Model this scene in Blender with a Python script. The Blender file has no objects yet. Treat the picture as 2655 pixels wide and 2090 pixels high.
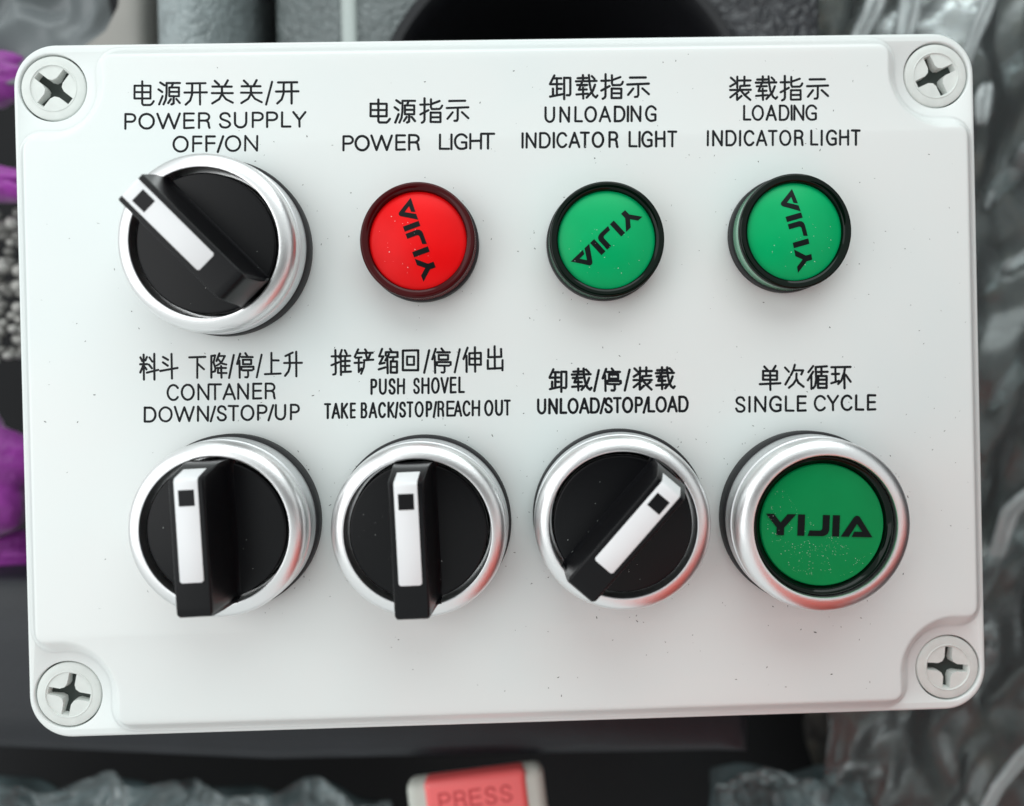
import bpy, bmesh, math, random
from mathutils import Vector, Matrix, noise
from mathutils.geometry import tessellate_polygon
random.seed(11)
S = 0.001                                   # everything below is written in millimetres
scene = bpy.context.scene
COL = scene.collection

# ---------------------------------------------------------------- camera
FPX, CAMW, CAMC = 1973.337, Vector((-0.0043, -0.0208, -0.023)), Vector((-1.9859, -3.2659, 135.4085))
ROT = Matrix.Rotation(CAMW.length, 3, CAMW.normalized())
cam = bpy.data.cameras.new("camera")
cam.sensor_width = 36.0
cam.lens = FPX * 36.0 / 2655.0
cam.clip_start, cam.clip_end = 0.005, 20.0
cam.dof.use_dof = True
cam.dof.focus_distance = 0.1310
cam.dof.aperture_fstop = 9.5
camo = bpy.data.objects.new("camera", cam)
camo.matrix_world = Matrix.Translation(CAMC * S) @ ROT.to_4x4()
COL.objects.link(camo)
scene.camera = camo

# ---------------------------------------------------------------- light
world = bpy.data.worlds.new("World")
scene.world = world
world.use_nodes = True
wb = world.node_tree.nodes["Background"]
wb.inputs[0].default_value = (0.93, 0.99, 0.99, 1)
wb.inputs[1].default_value = 0.78
scene.view_settings.view_transform = 'Standard'
scene.view_settings.look = 'None'
scene.view_settings.exposure = 0.0
scene.view_settings.gamma = 1.0
scene.cycles.use_denoising = True
scene.cycles.max_bounces = 10
scene.cycles.transparent_max_bounces = 24


def area(name, loc, target, sx, sy, power, color):
    l = bpy.data.lights.new(name, 'AREA')
    l.shape = 'RECTANGLE'
    l.size, l.size_y = sx * S, sy * S
    l.energy, l.color = power, color
    o = bpy.data.objects.new(name, l)
    o.location = Vector(loc) * S
    o.rotation_euler = (Vector(target) - Vector(loc)).to_track_quat('-Z', 'Y').to_euler()
    COL.objects.link(o)
    return o


area("side_window_light", (-540, 70, 400), (0, 0, 0), 560, 760, 2.0, (0.985, 0.99, 1.0))
area("windscreen_light", (60, 600, 360), (0, -20, 20), 760, 400, 2.7, (0.93, 1.0, 1.0))


# ---------------------------------------------------------------- helpers
def at(px, py, z):
    """point of the place at height z (mm) found under a pixel of the 2655 x 2090 photograph"""
    d = ROT @ Vector(((px - 1327.5) / FPX, -(py - 1045.0) / FPX, -1.0))
    t = (z - CAMC.z) / d.z
    return CAMC + d * t


def props(o, label=None, cat=None, group=None, kind=None):
    if label: o["label"] = label
    if cat: o["category"] = cat
    if group: o["group"] = group
    if kind: o["kind"] = kind
    return o


def link(o, parent=None):
    COL.objects.link(o)
    if parent is not None:
        o.parent = parent
    return o


def mesh_obj(name, verts, faces, m, parent=None, smooth=True, sharp=35.0, loc=None):
    me = bpy.data.meshes.new(name)
    me.from_pydata([tuple(c * S for c in v) for v in verts], [], faces)
    me.validate()
    bm = bmesh.new(); bm.from_mesh(me)
    bmesh.ops.recalc_face_normals(bm, faces=bm.faces)
    bm.to_mesh(me); bm.free()
    if smooth:
        me.polygons.foreach_set("use_smooth", [True] * len(me.polygons))
        me.set_sharp_from_angle(angle=math.radians(sharp))
    me.materials.append(m)
    o = bpy.data.objects.new(name, me)
    if loc is not None:
        o.location = Vector(loc) * S
    return link(o, parent)


def sheet_obj(name, verts, faces, m, parent=None, smooth=True, loc=None, sharp=80):
    """open sheet whose faces must look up"""
    me = bpy.data.meshes.new(name)
    me.from_pydata([tuple(c * S for c in v) for v in verts], [], faces)
    me.validate()
    if smooth:
        me.polygons.foreach_set("use_smooth", [True] * len(me.polygons))
        me.set_sharp_from_angle(angle=math.radians(sharp))
    me.materials.append(m)
    o = bpy.data.objects.new(name, me)
    if loc is not None:
        o.location = Vector(loc) * S
    return link(o, parent)


def lathe(profile, segs=112, cx=0.0, cy=0.0, close=False):
    """profile from outside bottom over the top to the inside; r==0 closes to a point"""
    v, f = [], []
    rings = []
    for r, z in profile:
        if r < 1e-6:
            rings.append([len(v)]); v.append((cx, cy, z))
        else:
            rings.append(list(range(len(v), len(v) + segs)))
            for k in range(segs):
                a = 2 * math.pi * k / segs
                v.append((cx + r * math.cos(a), cy + r * math.sin(a), z))
    pairs = list(zip(rings[:-1], rings[1:]))
    if close: pairs.append((rings[-1], rings[0]))
    for a, b in pairs:
        for k in range(segs):
            k2 = (k + 1) % segs
            if len(a) == 1: f.append((a[0], b[k2], b[k]))
            elif len(b) == 1: f.append((a[k], a[k2], b[0]))
            else: f.append((a[k], a[k2], b[k2], b[k]))
    return v, f


def arcp(cx, cz, r, a0, a1, n):
    return [(cx + r * math.cos(math.radians(a0 + (a1 - a0) * k / n)),
             cz + r * math.sin(math.radians(a0 + (a1 - a0) * k / n))) for k in range(n + 1)]


# ---------------------------------------------------------------- materials
def mat(name, color, rough=0.5, metal=0.0, coat=0.0, spec=0.5, sss=0.0, alpha=None, trans=0.0, ior=1.47,
        sheen=0.0):
    m = bpy.data.materials.new(name)
    m.use_nodes = True
    b = m.node_tree.nodes["Principled BSDF"]
    b.inputs["Base Color"].default_value = (*color, 1)
    b.inputs["Roughness"].default_value = rough
    b.inputs["Metallic"].default_value = metal
    b.inputs["Coat Weight"].default_value = coat
    b.inputs["Coat Roughness"].default_value = 0.05
    b.inputs["Specular IOR Level"].default_value = spec
    b.inputs["IOR"].default_value = ior
    b.inputs["Transmission Weight"].default_value = trans
    b.inputs["Sheen Weight"].default_value = sheen
    if sss:
        b.inputs["Subsurface Weight"].default_value = sss
        b.inputs["Subsurface Radius"].default_value = (1, 1, 1)
        b.inputs["Subsurface Scale"].default_value = 0.0008
    return m


def nodes(m):
    return m.node_tree.nodes, m.node_tree.links, m.node_tree.nodes["Principled BSDF"]


def coords(m, scale=(1, 1, 1)):
    n, l, b = nodes(m)
    tc = n.new("ShaderNodeTexCoord"); mp = n.new("ShaderNodeMapping")
    mp.inputs["Scale"].default_value = scale
    l.new(tc.outputs["Object"], mp.inputs[0])
    return mp.outputs[0]


def add_noise(m, scale, detail=4, dist=0.0, rough=0.5, vec=None):
    n, l, b = nodes(m)
    t = n.new("ShaderNodeTexNoise")
    t.inputs["Scale"].default_value = scale
    t.inputs["Detail"].default_value = detail
    t.inputs["Distortion"].default_value = dist
    t.inputs["Roughness"].default_value = rough
    l.new(vec if vec else coords(m), t.inputs["Vector"])
    return t


def ramp(m, src, stops):
    n, l, b = nodes(m)
    r = n.new("ShaderNodeValToRGB")
    e = r.color_ramp.elements
    while len(e) < len(stops): e.new(0.5)
    for k, (p, c) in enumerate(stops):
        e[k].position = p
        e[k].color = (*c, 1) if isinstance(c, tuple) else (c, c, c, 1)
    l.new(src, r.inputs[0])
    return r.outputs[0]


def bump(m, src, strength, dist):
    n, l, b = nodes(m)
    bp = n.new("ShaderNodeBump")
    bp.inputs["Strength"].default_value = strength
    bp.inputs["Distance"].default_value = dist
    l.new(src, bp.inputs["Height"])
    old = b.inputs["Normal"].links
    if old: l.new(old[0].from_socket, bp.inputs["Normal"])
    l.new(bp.outputs[0], b.inputs["Normal"])
    return bp


def vary(m, base, amount, scale, detail=5):
    """slight mottling of the colour"""
    t = add_noise(m, scale, detail)
    n, l, b = nodes(m)
    lo = tuple(max(0, c * (1 - amount)) for c in base)
    hi = tuple(min(1, c * (1 + amount)) for c in base)
    l.new(ramp(m, t.outputs["Fac"], [(0.3, lo), (0.7, hi)]), b.inputs["Base Color"])
    return t


# lid plastic: light grey, semi gloss, faint grime and moulding waviness
LIDC = (0.765, 0.80, 0.785)
M_lid = mat("lid_plastic", LIDC, rough=0.22, spec=0.5, sss=0.15)
n_, l_, b_ = nodes(M_lid)
l_.new(ramp(M_lid, add_noise(M_lid, 22, 3, 0.4).outputs["Fac"], [(0.30, (0.775, 0.79, 0.775)), (0.5, LIDC), (0.70, (0.735, 0.79, 0.78))]), b_.inputs["Base Color"])
bump(M_lid, add_noise(M_lid, 900, 2).outputs["Fac"], 0.05, 0.00002)
n_, l_, b_ = nodes(M_lid)
l_.new(ramp(M_lid, add_noise(M_lid, 30, 1).outputs["Fac"], [(0.2, 0.30), (0.8, 0.36)]), b_.inputs["Roughness"])

M_body = mat("box_plastic", (0.62, 0.64, 0.63), rough=0.4)
M_screw = mat("screw_plastic", (0.69, 0.72, 0.69), rough=0.36, sss=0.1)
vary(M_screw, (0.69, 0.72, 0.69), 0.05, 400)
bump(M_screw, add_noise(M_screw, 700, 3).outputs["Fac"], 0.15, 0.0001)
M_slot_shade = mat("slot_shade", (0.035, 0.045, 0.04), rough=0.8)  # flat dark colour that paints the shade inside the screw slots
M_gap = mat("dark_gap", (0.015, 0.015, 0.015), rough=0.9)
M_ink = mat("engraving_fill", (0.007, 0.008, 0.010), rough=0.45, spec=0.2)
bump(M_ink, add_noise(M_ink, 3000, 2).outputs["Fac"], 0.5, 0.0001)
M_print = mat("print_ink", (0.004, 0.007, 0.007), rough=0.5, spec=0.15)

M_metal = mat("satin_chrome", (0.90, 0.90, 0.90), rough=0.35, metal=1.0)
bump(M_metal, add_noise(M_metal, 4200, 2).outputs["Fac"], 0.5, 0.00005)
M_metal_skirt = mat("satin_metal_skirt", (0.74, 0.75, 0.76), rough=0.45, metal=1.0)
M_rubber = mat("black_rubber", (0.018, 0.018, 0.020), rough=0.62)
bump(M_rubber, add_noise(M_rubber, 2200, 3).outputs["Fac"], 0.2, 0.0001)
M_black = mat("black_plastic", (0.004, 0.004, 0.005), rough=0.30, spec=0.26)
bump(M_black, add_noise(M_black, 5200, 2).outputs["Fac"], 0.12, 0.00005)
M_white = mat("white_marker", (0.82, 0.83, 0.84), rough=0.32, sss=0.1)


def lens_mat(name, color, rough, coat):
    m = mat(name, color, rough=rough, coat=coat, sss=0.2, spec=0.18)
    t = add_noise(m, 90, 3)
    lo = tuple(c * 0.86 for c in color)
    n, l, b = nodes(m)
    l.new(ramp(m, t.outputs["Fac"], [(0.3, lo), (0.75, color)]), b.inputs["Base Color"])
    return m


M_red = lens_mat("red_lens", (0.92, 0.004, 0.006), 0.35, 0.0)
M_green = lens_mat("green_lens", (0.0, 0.46, 0.15), 0.35, 0.0)
M_green2 = lens_mat("green_button_cap", (0.0, 0.27, 0.075), 0.35, 0.0)
M_rim_red = mat("smoked_red_rim", (0.055, 0.002, 0.003), rough=0.06, coat=0.0, spec=0.22)
M_rim_green = mat("smoked_green_rim", (0.001, 0.006, 0.003), rough=0.06, coat=0.0, spec=0.22)
M_side_red = mat("clear_red_side", (0.40, 0.13, 0.13), rough=0.15, coat=0.2)
M_side_green = mat("clear_green_side", (0.20, 0.42, 0.29), rough=0.15, coat=0.2)
M_dust_w = mat("pale_dust", (0.75, 0.78, 0.75), rough=0.8)
M_dust_d = mat("dark_specks", (0.05, 0.05, 0.045), rough=0.8)


def leather(name, color, cell, depth, rough=0.38):
    m = mat(name, color, rough=rough, spec=0.6)
    n, l, b = nodes(m)
    vec = coords(m)
    ns = add_noise(m, cell * 0.6, 3, vec=vec)
    mx = n.new("ShaderNodeMix"); mx.data_type = 'RGBA'; mx.blend_type = 'LINEAR_LIGHT'
    mx.inputs["Factor"].default_value = 0.004
    l.new(vec, mx.inputs["A"]); l.new(ns.outputs["Color"], mx.inputs["B"])
    v = n.new("ShaderNodeTexVoronoi"); v.feature = 'DISTANCE_TO_EDGE'
    v.inputs["Scale"].default_value = cell
    l.new(mx.outputs["Result"], v.inputs["Vector"])
    h = ramp(m, v.outputs["Distance"], [(0.0, 0.0), (0.25, 1.0)])
    bump(m, h, 0.9, depth)
    lo = tuple(c * 0.75 for c in color)
    l.new(ramp(m, ns.outputs["Fac"], [(0.3, lo), (0.7, color)]), b.inputs["Base Color"])
    return m


M_leather = leather("grey_leather", (0.16, 0.185, 0.185), 300, 0.00035)
M_leather_d = leather("dark_leather", (0.035, 0.037, 0.042), 260, 0.0005)
M_seam = mat("pale_piping", (0.46, 0.51, 0.49), rough=0.45)
M_console = mat("console_plastic", (0.010, 0.012, 0.016), rough=0.5)
vary(M_console, (0.010, 0.012, 0.016), 0.3, 40)
bump(M_console, add_noise(M_console, 900, 3).outputs["Fac"], 0.3, 0.0003)
M_floor = mat("dark_carpet", (0.005, 0.005, 0.006), rough=0.9)
M_well = mat("cup_holder_black", (0.006, 0.006, 0.008), rough=0.5)
M_under = mat("dark_upholstery", (0.040, 0.036, 0.032), rough=0.8)
t_ = add_noise(M_under, 120, 6, 0.6)
nodes(M_under)[1].new(ramp(M_under, t_.outputs["Fac"], [(0.35, (0.020, 0.019, 0.018)), (0.55, (0.055, 0.052, 0.046)), (0.72, (0.10, 0.085, 0.062))]),
                      nodes(M_under)[2].inputs["Base Color"])
M_grey = mat("grey_cloth", (0.13, 0.145, 0.15), rough=0.35, sheen=0.2)
M_grey2 = mat("dark_seat_fabric", (0.05, 0.05, 0.055), rough=0.85)
M_beige = mat("beige_trim_plastic", (0.27, 0.26, 0.24), rough=0.4)
M_purple = mat("purple_satin", (0.26, 0.020, 0.27), rough=0.42, sheen=0.4)
vary(M_purple, (0.25, 0.018, 0.27), 0.25, 120)
bump(M_purple, add_noise(M_purple, 260, 4, 1.0).outputs["Fac"], 0.5, 0.0015)
M_bead = mat("silver_bead", (0.36, 0.35, 0.33), rough=0.42, metal=0.3)
M_redcloth = mat("red_cloth", (0.95, 0.085, 0.045), rough=0.6)
M_buckle = mat("red_button_plastic", (1.0, 0.15, 0.15), rough=0.35, coat=0.8)
M_ivory = mat("ivory_plastic", (0.62, 0.64, 0.58), rough=0.35)


def film_mat(name, tint=(0.7, 0.75, 0.76), haze=0.06, ior=1.9, rough=0.10, fine=0.5):
    """clear plastic: mostly see-through, mirror-like where it tilts to the window, a trace of haze"""
    m = bpy.data.materials.new(name); m.use_nodes = True
    n, l = m.node_tree.nodes, m.node_tree.links
    n.remove(n["Principled BSDF"]); out = n["Material Output"]
    tr = n.new("ShaderNodeBsdfTransparent"); tr.inputs[0].default_value = (0.93, 0.97, 0.97, 1)
    gl = n.new("ShaderNodeBsdfGlossy"); gl.inputs["Roughness"].default_value = rough
    df = n.new("ShaderNodeBsdfDiffuse"); df.inputs[0].default_value = (*tint, 1)
    fr = n.new("ShaderNodeFresnel"); fr.inputs[0].default_value = ior
    m1, m2 = n.new("ShaderNodeMixShader"), n.new("ShaderNodeMixShader")
    m1.inputs[0].default_value = haze
    l.new(tr.outputs[0], m1.inputs[1]); l.new(df.outputs[0], m1.inputs[2])
    l.new(fr.outputs[0], m2.inputs[0]); l.new(m1.outputs[0], m2.inputs[1]); l.new(gl.outputs[0], m2.inputs[2])
    l.new(m2.outputs[0], out.inputs["Surface"])
    tc = n.new("ShaderNodeTexCoord"); t = n.new("ShaderNodeTexNoise")
    t.inputs["Scale"].default_value = 160; t.inputs["Detail"].default_value = 4; t.inputs["Distortion"].default_value = 1.5
    l.new(tc.outputs["Object"], t.inputs["Vector"])
    bp = n.new("ShaderNodeBump"); bp.inputs["Strength"].default_value = fine; bp.inputs["Distance"].default_value = 0.003
    l.new(t.outputs["Fac"], bp.inputs["Height"])
    l.new(bp.outputs[0], gl.inputs["Normal"]); l.new(bp.outputs[0], fr.inputs["Normal"])
    return m


M_film = film_mat("clear_film", (0.62, 0.70, 0.70), haze=0.045, ior=1.45, rough=0.22, fine=0.12)
M_film2 = film_mat("milky_film", (0.45, 0.56, 0.58), haze=0.12, ior=1.4, rough=0.2, fine=.2)

# ================================================================ the control box
box = bpy.data.objects.new("control_box", None)
box.empty_display_size = 0.02
link(box)
props(box, "light grey control box with three pilot lights, four rotary switches and a green button", "control box")

HX, HY = 87.3, 62.35
ZR = -3.0


def rounded_rect(hx, hy, r, n=14):
    p = []
    for cx, cy, a0 in ((hx - r, hy - r, 0), (-hx + r, hy - r, 90), (-hx + r, -hy + r, 180), (hx - r, -hy + r, 270)):
        for k in range(n + 1):
            a = math.radians(a0 + 90 * k / n)
            p.append((cx + r * math.cos(a), cy + r * math.sin(a)))
    return p


SCX, SCY = 80.2, 54.55
HOLE_R = 6.05


def panel_outline():
    """raised centre of the lid: straight sides with a concave bite around every screw"""
    X, Y = 84.3, 59.35
    R = 9.9                                   # bite radius about the screw
    q = []
    # first quadrant path, counter-clockwise from the right side up to the top
    cx, cy = SCX - .1, SCY - .1
    ex = 2.0                                   # little convex shoulder radius
    yb = cy - math.sqrt(R * R - (X - ex - cx) ** 2) if abs(X - ex - cx) < R else cy
    # shoulder on the right side
    y0 = cy - R + .15
    for k in range(9):
        a = math.radians(90 * k / 8)
        q.append((X - ex + ex * math.cos(a), y0 - ex + ex * math.sin(a)))
    # concave arc from below the screw round to its left
    for k in range(1, 30):
        a = math.radians(-90 - 90 * k / 30 )
        q.append((cx + R * math.cos(a) * 1.0, cy + R * math.sin(a)))
    x0 = cx - R + .15
    for k in range(9):
        a = math.radians(90 * k / 8)
        q.append((x0 - ex + ex * math.cos(a), Y - ex + ex * math.sin(a)))
    pts = q[:]
    pts += [(-x, y) for x, y in reversed(q)]
    pts += [(-x, -y) for x, y in q]
    pts += [(x, -y) for x, y in reversed(q)]
    return pts


def resample(pts, step):
    out = []
    n = len(pts)
    for i in range(n):
        a, b = Vector(pts[i]), Vector(pts[(i + 1) % n])
        d = (b - a).length
        if d < 1e-6: continue
        k = max(1, int(d / step))
        for j in range(k):
            out.append(a.lerp(b, j / k))
    for _ in range(3):                        # relax the corners a little
        m = len(out)
        out = [(out[i - 1] + out[i] * 2 + out[(i + 1) % m]) / 4 for i in range(m)]
    return out


def offset_loop(pts, d):
    m = len(pts); r = []
    for i in range(m):
        t = (pts[(i + 1) % m] - pts[i - 1])
        nrm = Vector((t.y, -t.x)).normalized()
        r.append(pts[i] + nrm * d)
    return r


def build_lid():
    v, f = [], []
    outer = rounded_rect(HX, HY, 7.6)
    # skirt and outer fillet
    rings = []
    for d, z in [(-0.2, -15), (0.0, -14.5), (0.0, -4.0)] + [(-.75 + x, z) for x, z in arcp(0, -3.75, .75, 10, 90, 7)]:
        rr = rounded_rect(HX + d, HY + d, 7.6 + d)
        rings.append(list(range(len(v), len(v) + len(rr))))
        v += [(x, y, z) for x, y in rr]
    for a, b in zip(rings[:-1], rings[1:]):
        n = len(a)
        for k in range(n):
            f.append((a[k], a[(k + 1) % n], b[(k + 1) % n], b[k]))
    # rim plane with four holes
    top = rings[-1]
    loops = [[Vector((v[i][0], v[i][1], 0)) for i in top]]
    ids = list(top)
    NH = 48
    for sx in (-1, 1):
        for sy in (-1, 1):
            lp = []
            start = len(v)
            for k in range(NH):
                a = 2 * math.pi * k / NH
                x, y = sx * SCX + (HOLE_R + .18) * math.cos(a), sy * SCY + (HOLE_R + .18) * math.sin(a)
                v.append((x, y, ZR)); lp.append(Vector((x, y, 0)))
            ids += list(range(start, start + NH))
            loops.append(lp)
            prev = list(range(start, start + NH))
            for rr, zz in ((HOLE_R + .05, ZR - .07), (HOLE_R, ZR - .25), (HOLE_R, ZR - 9)):
                s2 = len(v)
                for k in range(NH):
                    a = 2 * math.pi * k / NH
                    v.append((sx * SCX + rr * math.cos(a), sy * SCY + rr * math.sin(a), zz))
                for k in range(NH):
                    f.append((prev[k], prev[(k + 1) % NH], s2 + (k + 1) % NH, s2 + k))
                prev = list(range(s2, s2 + NH))
    for t in tessellate_polygon(loops):
        f.append(tuple(ids[i] for i in t))
    # raised panel with a rolled edge
    base = resample(panel_outline(), 0.8)
    prof = [(2.35, ZR - .02), (2.15, ZR + .03), (1.95, ZR + .14), (1.70, ZR + .38), (1.38, ZR + .80), (1.0, ZR + 1.32), (.55, ZR + 1.86), (.20, -.70),
            (-.08, -.38), (-.32, -.16), (-.60, -.04), (-.90, 0)]
    rings = []
    for d, z in prof:
        lp = offset_loop(base, d)
        rings.append(list(range(len(v), len(v) + len(lp))))
        v += [(p.x, p.y, z) for p in lp]
    for a, b in zip(rings[:-1], rings[1:]):
        n = len(a)
        for k in range(n):
            f.append((a[k], a[(k + 1) % n], b[(k + 1) % n], b[k]))
    lp = rings[-1]
    for t in tessellate_polygon([[Vector((v[i][0], v[i][1], 0)) for i in lp]]):
        f.append(tuple(lp[i] for i in t))
    return v, f


v, f = build_lid()
lid = mesh_obj("lid", v, f, M_lid, box, sharp=50)

# lower half of the enclosure
v, f = [], []
rings = []
for d, z in ((-6, -58), (-4.5, -57), (-2.2, -50), (-1.2, -15.6), (-1.2, -14.2)):
    rr = rounded_rect(HX + d, HY + d, 6)
    rings.append(list(range(len(v), len(v) + len(rr))))
    v += [(x, y, z) for x, y in rr]
for a, b in zip(rings[:-1], rings[1:]):
    n = len(a)
    for k in range(n): f.append((a[k], a[(k + 1) % n], b[(k + 1) % n], b[k]))
f.append(tuple(reversed(rings[0])))
mesh_obj("enclosure_body", v, f, M_body, box)


# ---- corner screws
def screw_head(name, cx, cy, ang):
    v, f = [], []
    pr = [(5.2, -6), (5.78, -5.4), (5.78, -.28), (5.66, -.10), (5.45, 0), (4.30, .0), (4.22, .10), (4.12, .12), (4.02, -.02), (3.98, -.10)]
    vv, ff = lathe(pr, 72)
    v += vv; f += ff
    # face with a cross recess
    L, w, c = 3.82, 0.68, 1.25
    quad = [(L, -w), (L, w), (c + .55, w + .02), (w + .38, w + .38), (w + .02, c + .55)]
    cross = []
    for q in range(4):
        a = math.radians(90 * q)
        for x, y in quad:
            cross.append((x * math.cos(a) - y * math.sin(a), x * math.sin(a) + y * math.cos(a)))
    N = 64
    s0 = len(v)
    ring = [(3.98 * math.cos(2 * math.pi * k / N), 3.98 * math.sin(2 * math.pi * k / N)) for k in range(N)]
    v += [(x, y, -.10) for x, y in ring]
    s1 = len(v)
    v += [(x, y, -.10) for x, y in cross]
    for t in tessellate_polygon([[Vector((x, y, 0)) for x, y in ring], [Vector((x, y, 0)) for x, y in cross]]):
        f.append(tuple(s0 + i if i < N else s1 + i - N for i in t))
    prev = s1; n = len(cross)
    for sc, z in ((.985, -.25), (.95, -1.6), (.90, -2.6)):
        s2 = len(v)
        for x, y in cross:
            v.append((x * sc, y * (sc), z))
        for k in range(n): f.append((prev + k, prev + (k + 1) % n, s2 + (k + 1) % n, s2 + k))
        prev = s2
    a = math.radians(ang)
    v = [(x * math.cos(a) - y * math.sin(a), x * math.sin(a) + y * math.cos(a), z) for x, y, z in v]
    me_o = mesh_obj(name, v, f, M_screw, box, sharp=28, loc=(cx, cy, ZR - .15))
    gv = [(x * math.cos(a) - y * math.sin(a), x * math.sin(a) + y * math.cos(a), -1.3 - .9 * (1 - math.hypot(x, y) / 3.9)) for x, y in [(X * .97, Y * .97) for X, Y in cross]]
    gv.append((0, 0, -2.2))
    mesh_obj("slot_shade", gv, [(k, (k + 1) % n, n) for k in range(n)], M_slot_shade, me_o, smooth=False)  # dark floor standing in for the shade deep in the cross recess
    return me_o


for sx, sy, ang, lab in ((-1, 1, -39, "grey cross-head screw nearest the power supply switch, slot tilted diagonally"),
                         (1, 1, 24, "grey cross-head screw nearest the loading indicator lettering"),
                         (-1, -1, -12, "grey cross-head screw below the container switch"),
                         (1, -1, -5, "grey cross-head screw below the green push button, slot nearly upright")):
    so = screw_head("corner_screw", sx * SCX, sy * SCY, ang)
    so["label"] = lab


# ---- rotary switches and push button
BASE_P = [(14.2, 0.0), (15.1, 0.0), (15.25, .25), (15.25, 2.6), (15.05, 2.95), (13.0, 3.0)]
SKIRT_P = [(13.2, .6), (14.80, .7), (14.86, 1.2), (14.84, 5.9), (14.74, 6.3), (14.5, 6.42)]
def bezel_profile(ri):
    return [(14.4, 6.2), (14.56, 6.5), (14.66, 7.1)] + [(12.2 + 2.5 * math.cos(math.radians(a)), 8.3 + 1.95 * math.sin(math.radians(a))) for a in range(0, int(math.degrees(math.acos((ri + .22 - 12.2) / 2.5))), 5)] + \
        [(ri + .20, 10.23), (ri + .08, 10.2), (ri + .01, 10.08), (ri, 9.8), (ri, 6.0), (ri - .3, 6.0)]


BEZ_P = bezel_profile(12.15)


def lathe_obj(name, prof, m, parent, segs=128, sharp=35, loc=None):
    v, f = lathe(prof, segs)
    return mesh_obj(name, v, f, m, parent, sharp=sharp, loc=loc)


def handle_mesh():
    """grip bar: flat top 20.4 long and 5 wide, sloped ends, flanks that flare into the dial"""
    secs = []
    # stations along y: (y, ztop, half width at the top)
    st = [(-11.75, 13.0, 2.6), (-11.7, 15.0, 2.6), (-11.4, 18.9, 2.45), (-11.2, 19.6, 2.45), (-10.9, 19.93, 2.58), (-10.6, 20, 2.70), (-9.6, 20, 2.72), (-5, 20, 2.72), (0, 20, 2.70),
          (5, 20, 2.70), (9.3, 20, 2.68), (9.75, 19.93, 2.68), (10.05, 19.6, 2.7), (11.35, 14.6, 2.85), (11.6, 13.2, 2.95), (11.65, 12.2, 3.0)]
    for y, zt, hw in st:
        zb = 9.1 if abs(y) < 11.4 or y > 0 else 10.9
        h = zt - zb
        prof = []
        for tz, wd in ((0, .90), (.03, .66), (.08, .44), (.16, .30), (.35, .22), (.6, .10), (.85, .02), (.93, 0)):
            prof.append((hw + wd, zb + h * tz))
        prof += [(hw - .34 + .34 * math.cos(math.radians(a_)), zb + h - .34 + .34 * math.sin(math.radians(a_))) for a_ in (12, 30, 48, 66, 84, 90)]
        left = [(-x, y, z) for x, z in prof]
        right = [(x, y, z) for x, z in reversed(prof)]
        secs.append(left + right)
    v, f = [], []
    for s in secs: v += s
    n = len(secs[0])
    for i in range(len(secs) - 1):
        for k in range(n - 1):
            a = i * n + k; b = (i + 1) * n + k
            f.append((a, a + 1, b + 1, b))
    f.append(tuple(range(n)))
    f.append(tuple((len(secs) - 1) * n + k for k in reversed(range(n))))
    return v, f


def strip_mesh(hw, path, th=.10):
    """thin strip that follows the top and the sloped end of the grip; path = [(y, z)]"""
    v, f = [], []
    for q_, (y, z) in enumerate(path):
        if q_ == 0: hw_ = hw; hw = hw - .3
        elif q_ == 1: hw = hw_
        v += [(-hw, y, z - .3), (-hw, y, z + th * .5), (-hw + .12, y, z + th), (hw - .12, y, z + th), (hw, y, z + th * .5), (hw, y, z - .3)]
    n = len(path)
    for i in range(n - 1):
        for k in range(5):
            f.append((i * 6 + k, i * 6 + k + 1, (i + 1) * 6 + k + 1, (i + 1) * 6 + k))
    f.append(tuple(range(6))); f.append(tuple((n - 1) * 6 + k for k in reversed(range(6))))
    return v, f


def box_mesh(x0, x1, y0, y1, z0, z1, b=.12):
    v = [(x0, y0, z0), (x1, y0, z0), (x1, y1, z0), (x0, y1, z0),
         (x0, y0, z1 - b), (x1, y0, z1 - b), (x1, y1, z1 - b), (x0, y1, z1 - b),
         (x0 + b, y0 + b, z1), (x1 - b, y0 + b, z1), (x1 - b, y1 - b, z1), (x0 + b, y1 - b, z1)]
    f = [(3, 2, 1, 0)]
    for a in (0, 4):
        for k in range(4):
            f.append((a + k, a + (k + 1) % 4, a + 4 + (k + 1) % 4, a + 4 + k))
    f.append((8, 9, 10, 11))
    return v, f


def copy_part(o, parent):
    c = o.copy(); COL.objects.link(c); c.parent = parent
    for ch in list(o.children):
        copy_part(ch, c)
    return c


def make_switch(loc, ang, label):
    root = lathe_obj("selector_switch", BASE_P, M_rubber, box, loc=loc)
    root["label"] = label
    root["group"] = "black rotary selector switches on the lid"
    lathe_obj("bezel_skirt", SKIRT_P, M_metal_skirt, root)
    lathe_obj("bezel", BEZ_P, M_metal, root)
    lathe_obj("dial", [(11.5, 5.0), (11.5, 8.95), (11.44, 9.15), (11.3, 9.25), (11.1, 9.27), (0, 9.27)], M_black, root)
    v, f = handle_mesh()
    h = mesh_obj("handle", v, f, M_black, root, sharp=30)
    v, f = strip_mesh(1.78, [(-5.85, 20.0), (-5.6, 20.02), (0, 20.02), (9.30, 20.02), (9.75, 19.92), (10.03, 19.62), (10.95, 16.2)])
    mk = mesh_obj("marker_strip", v, f, M_white, root, sharp=50)
    v, f = box_mesh(-1.22, 1.22, 5.75, 8.25, 19.5, 20.2, .1)
    mw = mesh_obj("marker_window", v, f, M_black, root, sharp=30)
    for o in (h, mk, mw):
        o["turn"] = 1
    return root


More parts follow.
